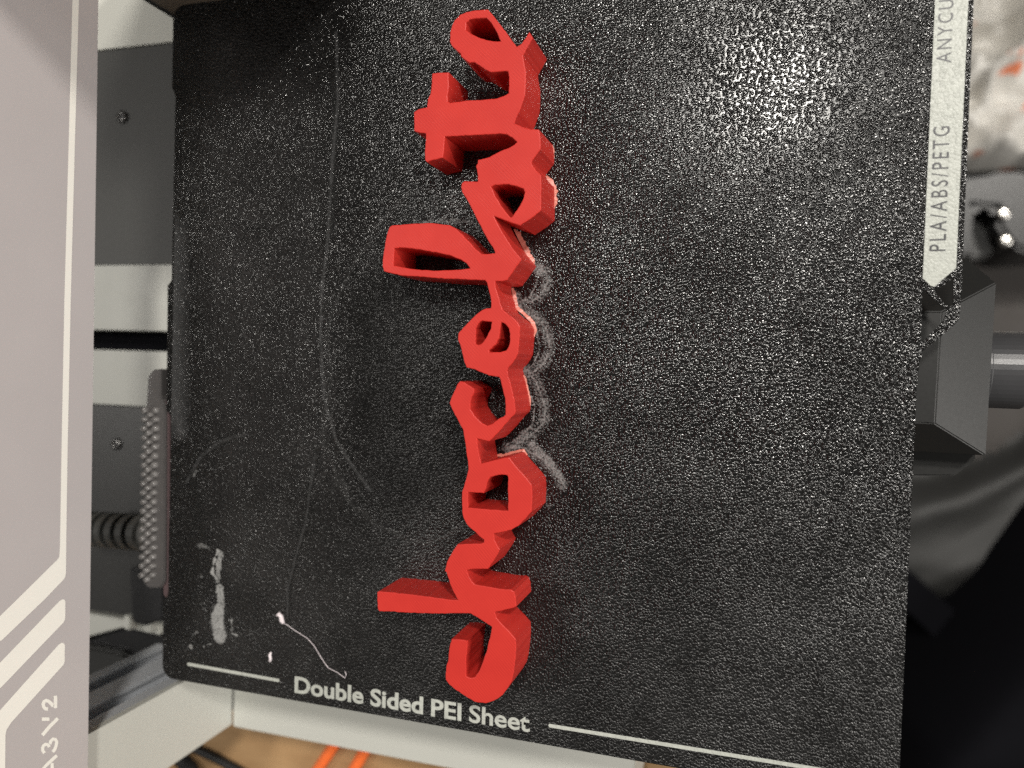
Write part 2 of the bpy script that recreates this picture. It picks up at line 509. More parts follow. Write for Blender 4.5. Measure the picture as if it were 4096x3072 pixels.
# ================================================================== GANTRY BEAM (grey panel with cream print)
XP = -5.13
beam = empty('gantry_beam', (XP - 8, 128, 30), 'silver-grey gantry beam panel with cream stripes and lettering', 'printer beam')
box('front_panel', (XP - 1.2, -70, 30), (XP, 345, 112), M['panel'], beam, bev=0.25)
box('beam_profile', (XP - 34, -66, 33), (XP - 1.3, 340, 110), M['alu'], beam, bev=0.5)
def decal(name, pts, mat, parent, push=0.06):
    vs_ = [PX(x, y, XP + push) for x, y in pts]
    tri = tessellate_polygon([vs_])
    return link(name, mesh(name, vs_, [tuple(t) for t in tri]), mat, parent)
decal('stripe', [(291, -60), (317, -60), (299, 600), (283, 1200), (270.5, 1800), (265, 2180), (264, 2290), (261, 2308), (253, 2320), (177, 2399), (6, 2562), (-4, 2566), (-40, 2570), (-40, 2508), (0, 2464), (65, 2401), (230, 2238), (237, 2228), (240, 2180), (246, 1800), (257.5, 1200), (274, 600)], M['panel_print'], beam)
decal('stripe', [(251, 2397), (258, 2399), (261.5, 2408), (261, 2469), (259, 2480), (254, 2490), (4, 2750), (-5, 2755), (-40, 2770), (-40, 2690), (0, 2651), (239, 2403)], M['panel_print'], beam)
decal('stripe', [(247, 2571), (255, 2573), (259.5, 2581), (259, 2643), (255, 2658), (45, 2890), (27, 2918), (22, 2938), (20, 3140), (-40, 3140), (-40, 2880), (0, 2841), (236, 2577)], M['panel_print'], beam)
def strokes(name, paths, w, parent):
    """letters drawn as thick polylines on the panel; path points are photo pixels"""
    verts, faces = [], []
    for path in paths:
        n = len(path)
        base_i = len(verts)
        for i, p in enumerate(path):
            a = Vector(path[max(i - 1, 0)]); b = Vector(path[min(i + 1, n - 1)])
            d = (b - a).normalized(); q = Vector((-d.y, d.x)) * w / 2
            for s in (1, -1):
                verts.append(PX(p[0] + s * q.x, p[1] + s * q.y, XP + 0.06))
        for i in range(n - 1):
            k = base_i + 2 * i
            faces.append((k, k + 1, k + 3, k + 2))
    return link(name, mesh(name, verts, faces), M['panel_print'], parent)
def z5(l): return [(x / 2.469, 2400 + y / 2.469) for x, y in l]
strokes('numeral', [z5([(548, 945), (548, 1068)]), z5([(528, 1050), (505, 1022), (480, 1000), (455, 992), (436, 1002), (427, 1028), (432, 1055), (450, 1075), (474, 1076)])], 14, beam)['label'] = 'numeral 2'
strokes('letter', [z5([(412, 1176), (488, 1176)]), z5([(572, 1168), (495, 1245), (418, 1335)])], 14, beam)['label'] = 'letter V'
strokes('numeral', [z5([(440, 1512), (424, 1490), (420, 1462), (430, 1438), (452, 1424), (474, 1430), (488, 1452)]), z5([(494, 1424), (502, 1392), (524, 1372), (548, 1376), (560, 1400), (554, 1440), (538, 1480), (520, 1500)])], 13, beam)['label'] = 'numeral 3'
strokes('letter', [z5([(562, 1535), (470, 1620), (412, 1680), (470, 1745), (562, 1830)]), z5([(515, 1610), (515, 1760)])], 13, beam)['label'] = 'letter A'

# ================================================================== PRINT HEAD parked at the far end of the beam
head = empty('print_head', (40, 300, 19), 'charcoal print head parked at the end of the beam', 'print head')
bm = bm_box((XP + 0.4, 267, 27), (84, 335, 139), 6, 3)
link('shell', bm_mesh('shell', bm), M['dgrey'], head)
box('duct', (30, 272, 18), (78, 330, 28), M['black'], head, bev=2)
link('nozzle', lathe_z('nozzle', [(4, 9), (4, 3), (0.8, 0)], (52, 300, 17)), M['steel'], head)
link('fan_ring', lathe_x('fan_ring', [(84, 21), (86, 21), (86, 17), (84.2, 17)], (300, 90)), M['black'], head)

# ================================================================== HEATED BED
bedz = -0.75
bed = empty('heated_bed', (131, 129, -8), 'black heated bed plate under the textured sheet', 'heated bed')
box('plate', (2.6, 2.6, -7), (259.5, 258.5, bedz), M['bed'], bed, bev=0.6)
box('carriage', (40, 40, -77.9), (220, 220, -7.1), M['black'], bed, bev=1)

# ================================================================== TEXTURED SHEET
YT = 259.6
sheet = empty('build_sheet', (131, 129, 0), 'black textured build sheet with white print and a labelled tab', 'build sheet')
def arc(cx, cy, r, a0, a1, n=6):
    return [(cx + r * math.cos(math.radians(a0 + (a1 - a0) * i / n)), cy + r * math.sin(math.radians(a0 + (a1 - a0) * i / n))) for i in range(n + 1)]
def yl(py): return P(670, py).y
def yr(py): return P(3700, py).y
out = []
out += arc(5.5, 5.5, 5.0, 270, 180)                       # lower left corner
out += [(0.5, yl(2405)), (2.6, yl(2385)), (2.6, yl(1662)), (0.4, yl(1640))]
out += [(0.0, yl(1142)), (1.8, yl(1122)), (2.2, yl(387)), (0.5, yl(352))]
out += arc(5.5, YT - 5, 5.0, 180, 90)
tabX = 272.1
out += arc(tabX - 4, YT - 4, 4.0, 90, 0)
z4 = lambda l: [(3400 + x / 3.178, 1200 + y / 3.178) for x, y in l]
out += [P(*p).xy for p in [(3845, 1185)] + z4([(1395, 140), (1385, 230), (1335, 310), (1230, 400), (1120, 490), (1010, 575), (925, 655), (885, 780)])]
out += [(262.0, P(3660, 1560).y)]
out += arc(257.0, 5.5, 5.0, 0, -90)
z3 = lambda l: [(3500 + x / 3.711, 800 + y / 3.711) for x, y in l]
winA = [P(*p).xy for p in z3([(885, 1370), (1160, 1152), (1172, 1162), (1164, 1560), (1100, 1592), (1085, 1580)])]
winB = [P(*p).xy for p in [(3688, 1166), (3700, 1166)] + z4([(1230, 112), (1236, 140), (1190, 260), (1130, 330), (1040, 418), (960, 500), (903, 536)])]
def plate_with_holes(outer, holes, z0, z1):
    loops = [[Vector((p[0], p[1], 0)) for p in outer]] + [[Vector((p[0], p[1], 0)) for p in h] for h in holes]
    flat = [p for lp in loops for p in lp]
    tri = tessellate_polygon(loops)
    n = len(flat)
    verts = [(p.x, p.y, z1) for p in flat] + [(p.x, p.y, z0) for p in flat]
    faces = [tuple(t) for t in tri] + [tuple(i + n for i in reversed(t)) for t in tri]
    k = 0
    for lp in loops:
        m = len(lp)
        for i in range(m):
            a, b = k + i, k + (i + 1) % m
            faces.append((a, b, b + n, a + n))
        k += m
    me = mesh('plate', verts, faces)
    bm = bmesh.new(); bm.from_mesh(me)
    bmesh.ops.recalc_face_normals(bm, faces=bm.faces)
    bm.to_mesh(me); bm.free()
    return me
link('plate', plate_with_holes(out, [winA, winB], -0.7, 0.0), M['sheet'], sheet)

# white field on the tab
fld = [P(*p).xy for p in [(3700, 1112), (3730, 1149), (3738, 1146), (3823, 1077), (3826, 1060)]]
x0 = P(3705, 800).x
x1 = P(3837, 800).x
fld = [(x0, fld[0].y), (P(3722, 1143).x, P(3722, 1143).y), (P(3737, 1147).x, P(3737, 1147).y), (x1, P(3822, 1072).y), (x1, YT - 9), (x1 - 3, YT - 6), (x0, YT - 6)]
def flat_poly(name, pts, z, mat, parent):
    v = [Vector((p[0], p[1], z)) for p in pts]
    return link(name, mesh(name, v, [tuple(t) for t in tessellate_polygon([v])]), mat, parent)
flat_poly('white_field', fld, 0.03, M['sheet_white'], sheet)
tx0 = P(750, 2656); tx1 = P(1116, 2722)
def bar(name, a, b, w):
    a = P(*a).xy; b = P(*b).xy
    y = (a.y + b.y) / 2
    flat_poly(name, [(a.x, a.y - w), (b.x, b.y - w), (b.x + .3, b.y), (b.x, b.y + w), (a.x, a.y + w), (a.x - .3, a.y)], 0.03, M['sheet_white'], sheet)
bar('printed_line', (751, 2656), (1116, 2722), 0.62)
bar('printed_line', (2197, 2902), (3420, 3101), 0.62)

def text(body, name, p0, p1, cap, mat, parent, z=0.03, weight=0.0, spacing=1.0):
    """lettering on the sheet from p0 to p1 (baseline, world mm), stretched to fit"""
    cu = bpy.data.curves.new(name, 'FONT')
    cu.body = body
    cu.offset = weight
    cu.space_character = spacing
    cu.resolution_u = 5
    ob = bpy.data.objects.new(name, cu)
    col.objects.link(ob)
    me = bpy.data.meshes.new_from_object(ob.evaluated_get(bpy.context.evaluated_depsgraph_get()))
    bpy.data.objects.remove(ob)
    bpy.data.curves.remove(cu)
    xs = [v.co.x for v in me.vertices]
    lo, hi = min(xs), max(xs)
    p0 = Vector((p0.x, p0.y)); p1 = Vector((p1.x, p1.y))
    d = (p1 - p0); L = d.length; d.normalize(); u = Vector((-d.y, d.x))
    for v in me.vertices:
        q = p0 + d * ((v.co.x - lo) / (hi - lo) * L) + u * (v.co.y / 0.69 * cap)
        v.co = Vector((q.x, q.y, z)) * MM
    o = link(name, me, mat, parent)
    o['label'] = 'lettering ' + body
    return o
text('Double Sided', 'lettering', P(1178, 2768), P(1692, 2855), 5.8, M['sheet_white'], sheet, weight=0.03)
text('PEI', 'lettering', P(1724, 2862), P(1845, 2882), 5.8, M['sheet_white'], sheet, weight=0.026)
text('Sheet', 'lettering', P(1876, 2886), P(2119, 2927), 5.8, M['sheet_white'], sheet, weight=0.02)
text('PLA/ABS/PETG', 'lettering', P(3782, 1004), P(3799, 504), 4.2, M['ink_dark'], sheet, z=0.06, weight=0.004, spacing=1.35)
a0, a1 = P(3804, 250), P(3814, 16)
text('ANYCUBIC', 'lettering', a0, a0 + (a1 - a0) * 1.62, 3.8, M['ink_dark'], sheet, z=0.06, weight=0.0, spacing=1.3)

# glue residue on the sheet: soft-edged patches (strength stored per vertex)
def seg_dist(p, a, b):
    ab = b - a
    t = max(0, min(1, (p - a).dot(ab) / max(ab.length_squared, 1e-9)))
    return (p - a - ab * t).length
def residue(name, lines, step=0.45, z=0.05, gain=1.0, xmin=-99, soft=0.5, mat='residue', ragged=1.0):
    """lines: list of (pixel polyline, half width mm, strength)"""
    L = [([Vector(P(*q).xy) for q in pl], w, s) for pl, w, s in lines]
    allp = [q for pl, w, s in L for q in pl]
    m = max(w for _, w, _ in L) + 1.5
    x0 = min(q.x for q in allp) - m; x1 = max(q.x for q in allp) + m
    y0 = min(q.y for q in allp) - m; y1 = max(q.y for q in allp) + m
    nx = int((x1 - x0) / step) + 1; ny = int((y1 - y0) / step) + 1
    verts, val, idx = [], [], {}
    for j in range(ny + 1):
        for i in range(nx + 1):
            q = Vector((x0 + i * step, y0 + j * step))
            wob = mnoise.noise(Vector((q.x * .35, q.y * .35, 3))) * 0.8 + mnoise.noise(Vector((q.x * 1.3, q.y * 1.3, 5))) * 0.5
            wob *= ragged
            s = 0
            for pl, w, st in L:
                d = min(seg_dist(q, pl[k], pl[k + 1]) for k in range(len(pl) - 1)) if len(pl) > 1 else (q - pl[0]).length
                f = max(0, min(1, (w + wob - d) / (w * soft)))
                s = max(s, f * st)
            verts.append((q.x, q.y, z)); val.append(s)
    faces = []
    w_ = nx + 1
    for j in range(ny):
        for i in range(nx):
            q = (j * w_ + i, j * w_ + i + 1, (j + 1) * w_ + i + 1, (j + 1) * w_ + i)
            if max(val[k] for k in q) > 0 and min(verts[k][0] for k in q) > xmin: faces.append(q)
    used = sorted({k for f in faces for k in f})
    re = {k: n for n, k in enumerate(used)}
    me = mesh(name, [verts[k] for k in used], [tuple(re[k] for k in f) for f in faces])
    at = me.attributes.new('strength', 'FLOAT', 'POINT')
    for n, k in enumerate(used): at.data[n].value = val[k] * gain
    return link(name, me, M[mat], sheet)
ghost = [[(2075, 1060), (2150, 1060), (2185, 1090), (2190, 1130), (2160, 1185), (2110, 1210)],
         [(2060, 1180), (2085, 1240), (2150, 1270), (2190, 1325), (2200, 1400), (2175, 1455), (2130, 1490)],
         [(2110, 1480), (2150, 1540), (2180, 1620), (2175, 1690), (2120, 1745), (2060, 1780)],
         [(2030, 1790), (2090, 1790), (2160, 1830), (2215, 1880), (2250, 1935)]]
residue('glue_residue', [(g, 3.4, .53) for g in ghost] + [(g, 0.6, .70) for g in ghost] + [([(x - 42, y + 4) for x, y in g], 0.5, .66) for g in ghost[:3]] + [([(2130, 1780), (2200, 1850), (2250, 1925)], 2.0, .66), ([(2100, 1740), (2060, 1790)], 3.2, .58), ([(2110, 1040), (2160, 1090)], 2.2, .62),
                         ([(2030, 1560), (1960, 1540), (1975, 1600)], 1.6, .42), ([(2170, 1950), (2195, 2020)], 2.0, .46)], ragged=0.45)
residue('glue_residue', [([(1690, 892), (1800, 880), (1880, 888), (1960, 930)], 1.7, .50), ([(1810, 760), (1840, 765)], 1.5, .4)])
residue('glue_residue', [([(1640, 1130), (1760, 1170), (1900, 1165)], 2.2, .30), ([(1730, 1175), (1770, 1180)], 1.2, .42)])
residue('glue_residue', [([(872, 2205), (856, 2240), (850, 2290), (866, 2325)], .75, .98), ([(882, 2215), (874, 2270), (872, 2320)], 2.0, .66),
                         ([(880, 2350), (884, 2410), (872, 2450)], 2.6, .70), ([(874, 2440), (868, 2490), (880, 2545)], 4.2, .76),
                         ([(926, 2480), (928, 2535), (945, 2540)], .6, .7), ([(815, 2585), (838, 2575)], 1.0, .68), ([(765, 2590)], 1.3, .66)], mat='residue_pale')
residue('glue_residue', [([(775, 1900), (785, 1885)], 1.1, .62), ([(844, 2100), (846, 2120)], .9, .60), ([(800, 2180), (832, 2190)], 1.5, .58),
                         ([(806, 2305)], 1.3, .6), ([(846, 2360)], 1.0, .52), ([(790, 2530), (770, 2545)], 1.0, .55)])

residue('glue_residue', [([(640, 960), (645, 1200), (645, 1500), (650, 1640)], 14.0, .95), ([(690, 1480), (705, 1640), (720, 1720)], 5.0, .6)], xmin=2.7, step=0.6, soft=1.0, mat='residue_film', ragged=0.3)
residue('glue_residue', [([(1345, 130), (1352, 400), (1325, 700), (1312, 950), (1288, 1150), (1282, 1350), (1298, 1600), (1345, 1760), (1400, 1850), (1480, 1960)], .7, .55),
                         ([(1262, 1820), (1240, 1960), (1225, 2080), (1182, 2230), (1150, 2350), (1150, 2470)], .6, .42),
                         ([(985, 1735), (880, 1765), (800, 1830), (745, 1930)], .7, .4)], soft=.8, mat='residue_film', ragged=.5, step=.5)
# wiped smears: darker bands where a damp film fills the grain
M['smear'] = plastic('damp_film', (0.008, 0.008, 0.008), 0.5, grain=0)
def smear(name, pix, w, alpha):
    o = residue(name, [(pix, w, 1.0)], step=0.6, z=0.035)
    m = M['smear_mat']
    o.data.materials.clear(); o.data.materials.append(m)
    return o
t = NT('wiped_film').set(color=(0.012, 0.012, 0.0115), rough=0.42)
at = t.n('ShaderNodeAttribute', attribute_name='strength')
fa = t.math('MULTIPLY', t.ramp(t.noise(180, 4, 0.6), 0.3, 0.7, 0.45, 1.0), t.math('MULTIPLY', at.outputs['Fac'], 0.62))
mx = t.n('ShaderNodeMixShader'); tr = t.n('ShaderNodeBsdfTransparent')
t.l(fa, mx.inputs[0]); t.l(tr.outputs[0], mx.inputs[1]); t.l(t.b.outputs[0], mx.inputs[2]); t.l(mx.outputs[0], t.out.inputs['Surface'])
M['smear_mat'] = t.m
smear('smear', [(1330, 300), (1345, 500), (1330, 750), (1320, 950)], 1.6, .5)
smear('smear', [(1270, 1800), (1235, 2000), (1205, 2150), (1165, 2300), (1150, 2480)], 1.5, .5)
smear('smear', [(960, 1730), (830, 1800), (760, 1900), (800, 2050), (830, 2250)], 2.0, .5)

# ================================================================== PRINTED WORD
H = 17.44
K = 2.765
def R(ox, oy):
    return lambda s: [(ox + float(a) / K, oy + float(b) / K) for a, b in (q.split(',') for q in s.split())]
r1, r2, r3, r4, r5, r6 = R(1500, 0), R(1500, 500), R(1500, 1000), R(1500, 1500), R(1450, 2000), R(1500, 2300)
outer = []
outer += r1('1250,103 1290,150 1400,290 1500,430 1565,515 1620,480 1705,350 1745,420 1700,500 1640,610 1645,670 1665,760 1668,900 1660,1040 1640,1110 1600,1220 1560,1310 1540,1365 1600,1385 1650,1410 1720,1425')
outer += r2('1810,47 1825,100 1832,200 1830,270 1800,310 1735,405 1732,430 1780,500 1835,550 1840,700 1838,850 1835,945 1770,1000 1700,1050 1605,1115 1560,1100 1450,1060 1370,1030 1318,1010 1340,1060 1400,1170 1450,1250 1500,1330 1560,1410')
outer += r3('1620,105 1560,190 1500,280 1460,335 1400,348 1330,348 1335,420 1370,520 1385,590 1415,660 1460,700 1530,750 1580,800 1603,845 1600,950 1592,1050 1580,1150 1550,1210 1500,1275 1470,1310 1465,1335 1475,1400')
outer += r4('1500,88 1520,180 1540,260 1550,340 1555,400 1540,440 1480,500 1420,570 1350,650 1285,715 1262,735 1230,730 1180,715 1130,705 1135,780 1150,870 1175,980 1250,960 1350,935 1430,915 1480,910 1510,945 1570,1020 1650,1110 1700,1170 1735,1215 1740,1300 1738,1400')
outer += r5('1870,128 1790,220 1720,290 1640,335 1530,360 1450,372 1460,440 1490,500 1520,545 1490,610 1440,690 1385,765 1300,765 1220,765 1155,780 1180,850 1215,905 1240,930 1300,945 1400,960 1540,985 1640,990 1675,1010 1695,1080 1700,1180 1670,1195 1600,1210 1520,1230 1462,1240 1480,1300 1560,1390 1630,1460')
outer += r6('1557,710 1560,800 1555,900 1545,1000 1535,1080 1510,1180 1470,1250 1410,1330 1350,1375 1280,1405 1220,1422 1100,1405 1000,1345 900,1280 820,1215 780,1160 778,1090 788,1000 805,960 815,850 830,760 845,710 930,712 1028,725 1020,800 1010,900 1003,980 1008,1060 1010,1120 1060,1140 1105,1130 1150,1060 1180,990 1210,900 1235,840 1250,760 1275,670 1285,610 1290,575 1250,550 1190,510 1110,460 1060,430 1030,425 900,425 700,430 500,425 300,415 150,405 45,405 30,380 22,280 22,190 50,180 300,205 600,240 800,270')
outer += r5('1055,1108 1010,1030 970,940 945,860 925,800 907,785 915,760 930,690 960,630 1000,560 1050,490 1150,485 1300,485 1340,470 1340,440 1310,420 1265,375 1200,320 1150,270 1115,200 1100,130')
outer += r4('960,1400 960,1300 985,1220 1010,1130 1030,1050 1025,950 1010,870 1000,780 985,690 970,600 930,530 880,440 850,380 822,310 850,230 890,150 910,100 940,68 990,80 1050,120 1098,150 1095,200 1070,250 1055,310 1055,380 1100,450 1180,530 1240,560 1300,540 1370,480 1420,460 1440,440 1443,340 1435,250 1415,180 1395,100 1375,30')
outer += r3('1365,1405 1330,1400 1260,1390 1180,1355 1100,1320 1010,1300 985,1240 970,1170 945,1070 915,990 920,920 970,860 1040,790 1120,710 1180,665 1230,645 1278,645 1283,590 1275,520 1255,440 1235,360 1215,335 1100,330 940,325 800,320 600,305 400,290 300,285 180,258 95,235 80,180')
outer += r2('82,1500 90,1430 110,1300 135,1190 160,1125 185,1110 300,1100 450,1088 630,1083 720,1095 820,1105 880,1135 960,1205 1040,1290 1110,1370 1180,1425 1250,1425 1328,1418 1300,1350 1250,1280 1200,1190 1150,1090 1100,990 1050,890 1000,800 960,740 950,690 960,640 985,620 1050,622 1135,625 1135,560 1125,490 1113,455 1135,420 1135,385 1200,370 1270,350 1340,310 1400,280 1480,250 1540,215 1573,185 1540,160 1470,110 1380,95 1250,105 1000,115 880,125 772,128 765,250 750,362 650,385 575,412 552,390 550,270 558,180 560,95 500,88 430,65')
outer += r1('430,1340 428,1240 480,1205 575,1185 580,1100 610,1040 620,980 625,880 630,810 720,800 812,797 815,900 812,1000 800,1060 805,1120 830,1135 1000,1110 1200,1100 1350,1085 1420,1060 1475,1030 1480,950 1480,850 1470,790 1400,790 1285,800 1215,770 1150,720 1100,690 1045,695 1000,665 950,625 945,590 910,565 850,510 825,460 830,350 850,280 880,220 940,160 1010,130 1100,112')
holes = [r1('1010,250 1040,220 1100,205 1235,200 1290,260 1330,330 1360,390 1388,455 1330,455 1230,440 1140,410 1060,370 1005,330'),
         r2('1285,685 1330,662 1480,657 1570,680 1640,705 1655,740 1640,810 1600,890 1550,960 1510,1018 1490,1015 1400,900 1330,790'),
         r2('215,1365 300,1358 400,1365 550,1390 700,1415 820,1440 950,1490 1010,1530 1040,1570 1048,1584 950,1598 850,1604 700,1610 520,1604 400,1590 300,1572 205,1553 208,1450'),
         r3('1155,800 1190,783 1240,790 1290,797 1280,870 1240,950 1200,1010 1170,1040 1145,1050 1115,1040 1112,950 1115,870'),
         r3('1395,800 1440,820 1480,870 1492,930 1490,1010 1475,1070 1450,1110 1380,1130 1265,1130 1262,1110 1330,1050 1370,980 1380,890'),
         r4('1275,1130 1330,1115 1400,1103 1460,1110 1470,1130 1468,1300 1470,1500 1300,1490 1170,1480 1055,1468 1030,1470 1028,1400 1030,1300 1110,1303 1200,1308 1225,1260 1240,1190')]
cuts = [(r6('1324.5,411')[0], r6('1110,460')[0]), (r5('1450,372')[0], r5('1340,440')[0]), (r4('1175,980')[0], r4('1025,950')[0]),
        (r3('1465,1335')[0], r3('1365,1405')[0]), (r3('1415,660')[0], r3('1278,645')[0]), (r2('1450,1250')[0], r2('1328,1418')[0]),
        (r1('1540,1365')[0], r2('1573,185')[0]), (r1('1660,1040')[0], r1('1475,1030')[0])]
W = [P(x, y, H).xy for x, y in outer]
def area2(l): return sum(l[i].x * l[(i + 1) % len(l)].y - l[(i + 1) % len(l)].x * l[i].y for i in range(len(l)))
def nearest(p):
    q = P(p[0], p[1], H).xy
    return min(range(len(W)), key=lambda i: (W[i] - q).length)
polys = [list(range(len(W)))]
chord = set()
for a, b in cuts:
    i, j = nearest(a), nearest(b)
    chord.add(frozenset((i, j)))
    for pl in polys:
        if i in pl and j in pl:
            polys.remove(pl)
            a_, b_ = sorted((pl.index(i), pl.index(j)))
            polys += [pl[a_:b_ + 1], pl[b_:] + pl[:a_ + 1]]
            break
def inside(p, poly):
    c = False
    for i in range(len(poly)):
        a, b = poly[i], poly[i - 1]
        if (a.y > p.y) != (b.y > p.y) and p.x < (b.x - a.x) * (p.y - a.y) / (b.y - a.y) + a.x: c = not c
    return c
EDGE = {}
def refine(pts, flags, rnd):
    """subdivide free edges into short wavering runs; keep cut edges straight"""
    o_, f_ = [], []
    n = len(pts)
    for i in range(n):
        a, b = pts[i], pts[(i + 1) % n]
        o_.append(a); f_.append(flags[i])
        if flags[i]: continue
        L = (b - a).length
        k = int(L / 1.1)
        nrm = Vector((-(b - a).y, (b - a).x)).normalized()
        for s in range(1, k + 1):
            t = s / (k + 1)
            q = a.lerp(b, t)
            o_.append(q + nrm * (mnoise.noise(Vector((q.x * 1.1, q.y * 1.1, 1.7))) * 0.17))
            f_.append(False)
    return o_, f_
def offset(pts, flags, d):
    """move every free edge inwards (left of travel) by d, cut edges stay"""
    n = len(pts)
    res = []
    for i in range(n):
        p0, p1, p2 = pts[i - 1], pts[i], pts[(i + 1) % n]
        e1 = (p1 - p0).normalized(); e2 = (p2 - p1).normalized()
        n1 = Vector((-e1.y, e1.x)); n2 = Vector((-e2.y, e2.x))
        d1 = 0 if flags[i - 1] else d
        d2 = 0 if flags[i] else d
        det = n1.x * n2.y - n1.y * n2.x
        if abs(det) < 0.12:
            mv = (n1 * d1 + n2 * d2) * .5 if not (flags[i - 1] or flags[i]) else n1 * 0
        else:
            mv = Vector(((d1 * n2.y - d2 * n1.y) / det, (n1.x * d2 - n2.x * d1) / det))
            if mv.length > 2.2 * d: mv *= 2.2 * d / mv.length
        res.append(p1 + mv)
    return res
word = empty('printed_word', (0, 0, 0), 'red printed script word chocolate standing on the black sheet', 'printed word')
word.location = (W[0].x * MM, 128 * MM, 0)
HL = [[P(x, y, H).xy for x, y in h] for h in holes]
NAMES = 'chocolate'
order = sorted(polys, key=lambda pl: sum(W[i].y for i in pl) / len(pl))
for li, pl in enumerate(order):
    pts = [W[i] for i in pl]
    flags = [frozenset((pl[i], pl[(i + 1) % len(pl)])) in chord for i in range(len(pl))]
    if area2(pts) < 0:
        pts.reverse()
        flags = [flags[len(pl) - 2 - i] for i in range(len(pl))]
    loops = [refine(pts, flags, None)]
    for h in HL:
        c = sum(h, Vector((0, 0))) / len(h)
        if inside(c, pts):
            hh = list(h)
            if area2(hh) > 0: hh.reverse()
            loops.append(refine(hh, [False] * len(hh), None))
    verts, faces = [], []
    rings = []
    for lp, fl in loops:
        n = len(lp)
        prof_ = [(lp, 0.0), (lp, H - 0.30), (offset(lp, fl, 0.10), H - 0.09), (offset(lp, fl, 0.30), H)]
        ids = []
        for pp, z in prof_:
            ids.append(list(range(len(verts), len(verts) + n)))
            verts += [(q.x, q.y, z) for q in pp]
        for r_ in range(3):
            for i in range(n):
                j = (i + 1) % n
                faces.append((ids[r_][i], ids[r_][j], ids[r_ + 1][j], ids[r_ + 1][i]))
        rings.append(ids)
    for lev, rev in ((3, False), (0, True)):
        ll = [[Vector(verts[k]) for k in ids[lev]] for ids in rings]
        fi = [k for ids in rings for k in ids[lev]]
        for t in tessellate_polygon(ll):
            a, b, c = (fi[k] for k in t)
            va, vb, vc = Vector(verts[a]), Vector(verts[b]), Vector(verts[c])
            up = (vb - va).cross(vc - va).z > 0
            faces.append((a, b, c) if up != rev else (a, c, b))
    o = link('letter', mesh('letter', verts, faces), M['red'], word)
    o['label'] = 'letter ' + NAMES[li]

# ragged pale first-layer brim squeezed out along the foot of the word
def brim(name, pix, wid, amp):
    base_pts = []
    pp = [P(x, y, 0).xy for x, y in pix]
    for a, b in zip(pp[:-1], pp[1:]):
        k = max(1, int((b - a).length / 0.5))
        base_pts += [a.lerp(b, i / k) for i in range(k)]
    base_pts.append(pp[-1])
    verts, faces = [], []
    n = len(base_pts)
    for i, q in enumerate(base_pts):
        d = (base_pts[min(i + 1, n - 1)] - base_pts[max(i - 1, 0)]).normalized()
        nr = Vector((-d.y, d.x))
        taper = min(1, i / 3, (n - 1 - i) / 3)
        w = (wid + amp * mnoise.noise(Vector((i * .45, 2.2, 0))) + amp * .5 * random.uniform(-1, 1)) * max(0.15, taper)
        z = 0.35 + 0.35 * max(0, mnoise.noise(Vector((i * .3, 7, 0))))
        verts += [(q.x - nr.x * .5, q.y - nr.y * .5, 0.02), (q.x - nr.x * .5, q.y - nr.y * .5, z + .35), (q.x + nr.x * w, q.y + nr.y * w, z * .6), (q.x + nr.x * w, q.y + nr.y * w, 0.02)]
    for i in range(n - 1):
        for k in range(4):
            faces.append((4 * i + k, 4 * i + (k + 1) % 4, 4 * i + 4 + (k + 1) % 4, 4 * i + 4 + k))
    faces += [(3, 2, 1, 0), (4 * n - 4, 4 * n - 3, 4 * n - 2, 4 * n - 1)]
    o = link(name, mesh(name, verts, faces), M['brim'], word)
    o['label'] = 'pale ragged brim'
    return o
k2 = lambda l: [(1500 + x / K, 500 + y / K) for x, y in l]
k3 = lambda l: [(1500 + x / K, 1000 + y / K) for x, y in l]
k4 = lambda l: [(1500 + x / K, 1500 + y / K) for x, y in l]
brim('brim', k2([(1968, 225), (1975, 330), (1972, 430)]), .35, .3)
brim('brim', k2([(1905, 560), (1940, 630), (1988, 715), (1992, 830), (1985, 930)]), .8, .55)
brim('brim', k2([(1555, 1150), (1600, 1250), (1680, 1400), (1765, 1540)]), .9, .5)
brim('brim', k3([(1530, 420), (1545, 520), (1570, 640), (1650, 700), (1740, 790), (1770, 860), (1768, 960)]), .55, .3)
brim('brim', k4([(1655, 0), (1680, 120), (1705, 230), (1722, 340)]), .35, .25)
brim('brim', k4([(1340, 880), (1420, 885), (1530, 850), (1640, 825), (1690, 880)]), .35, .25)

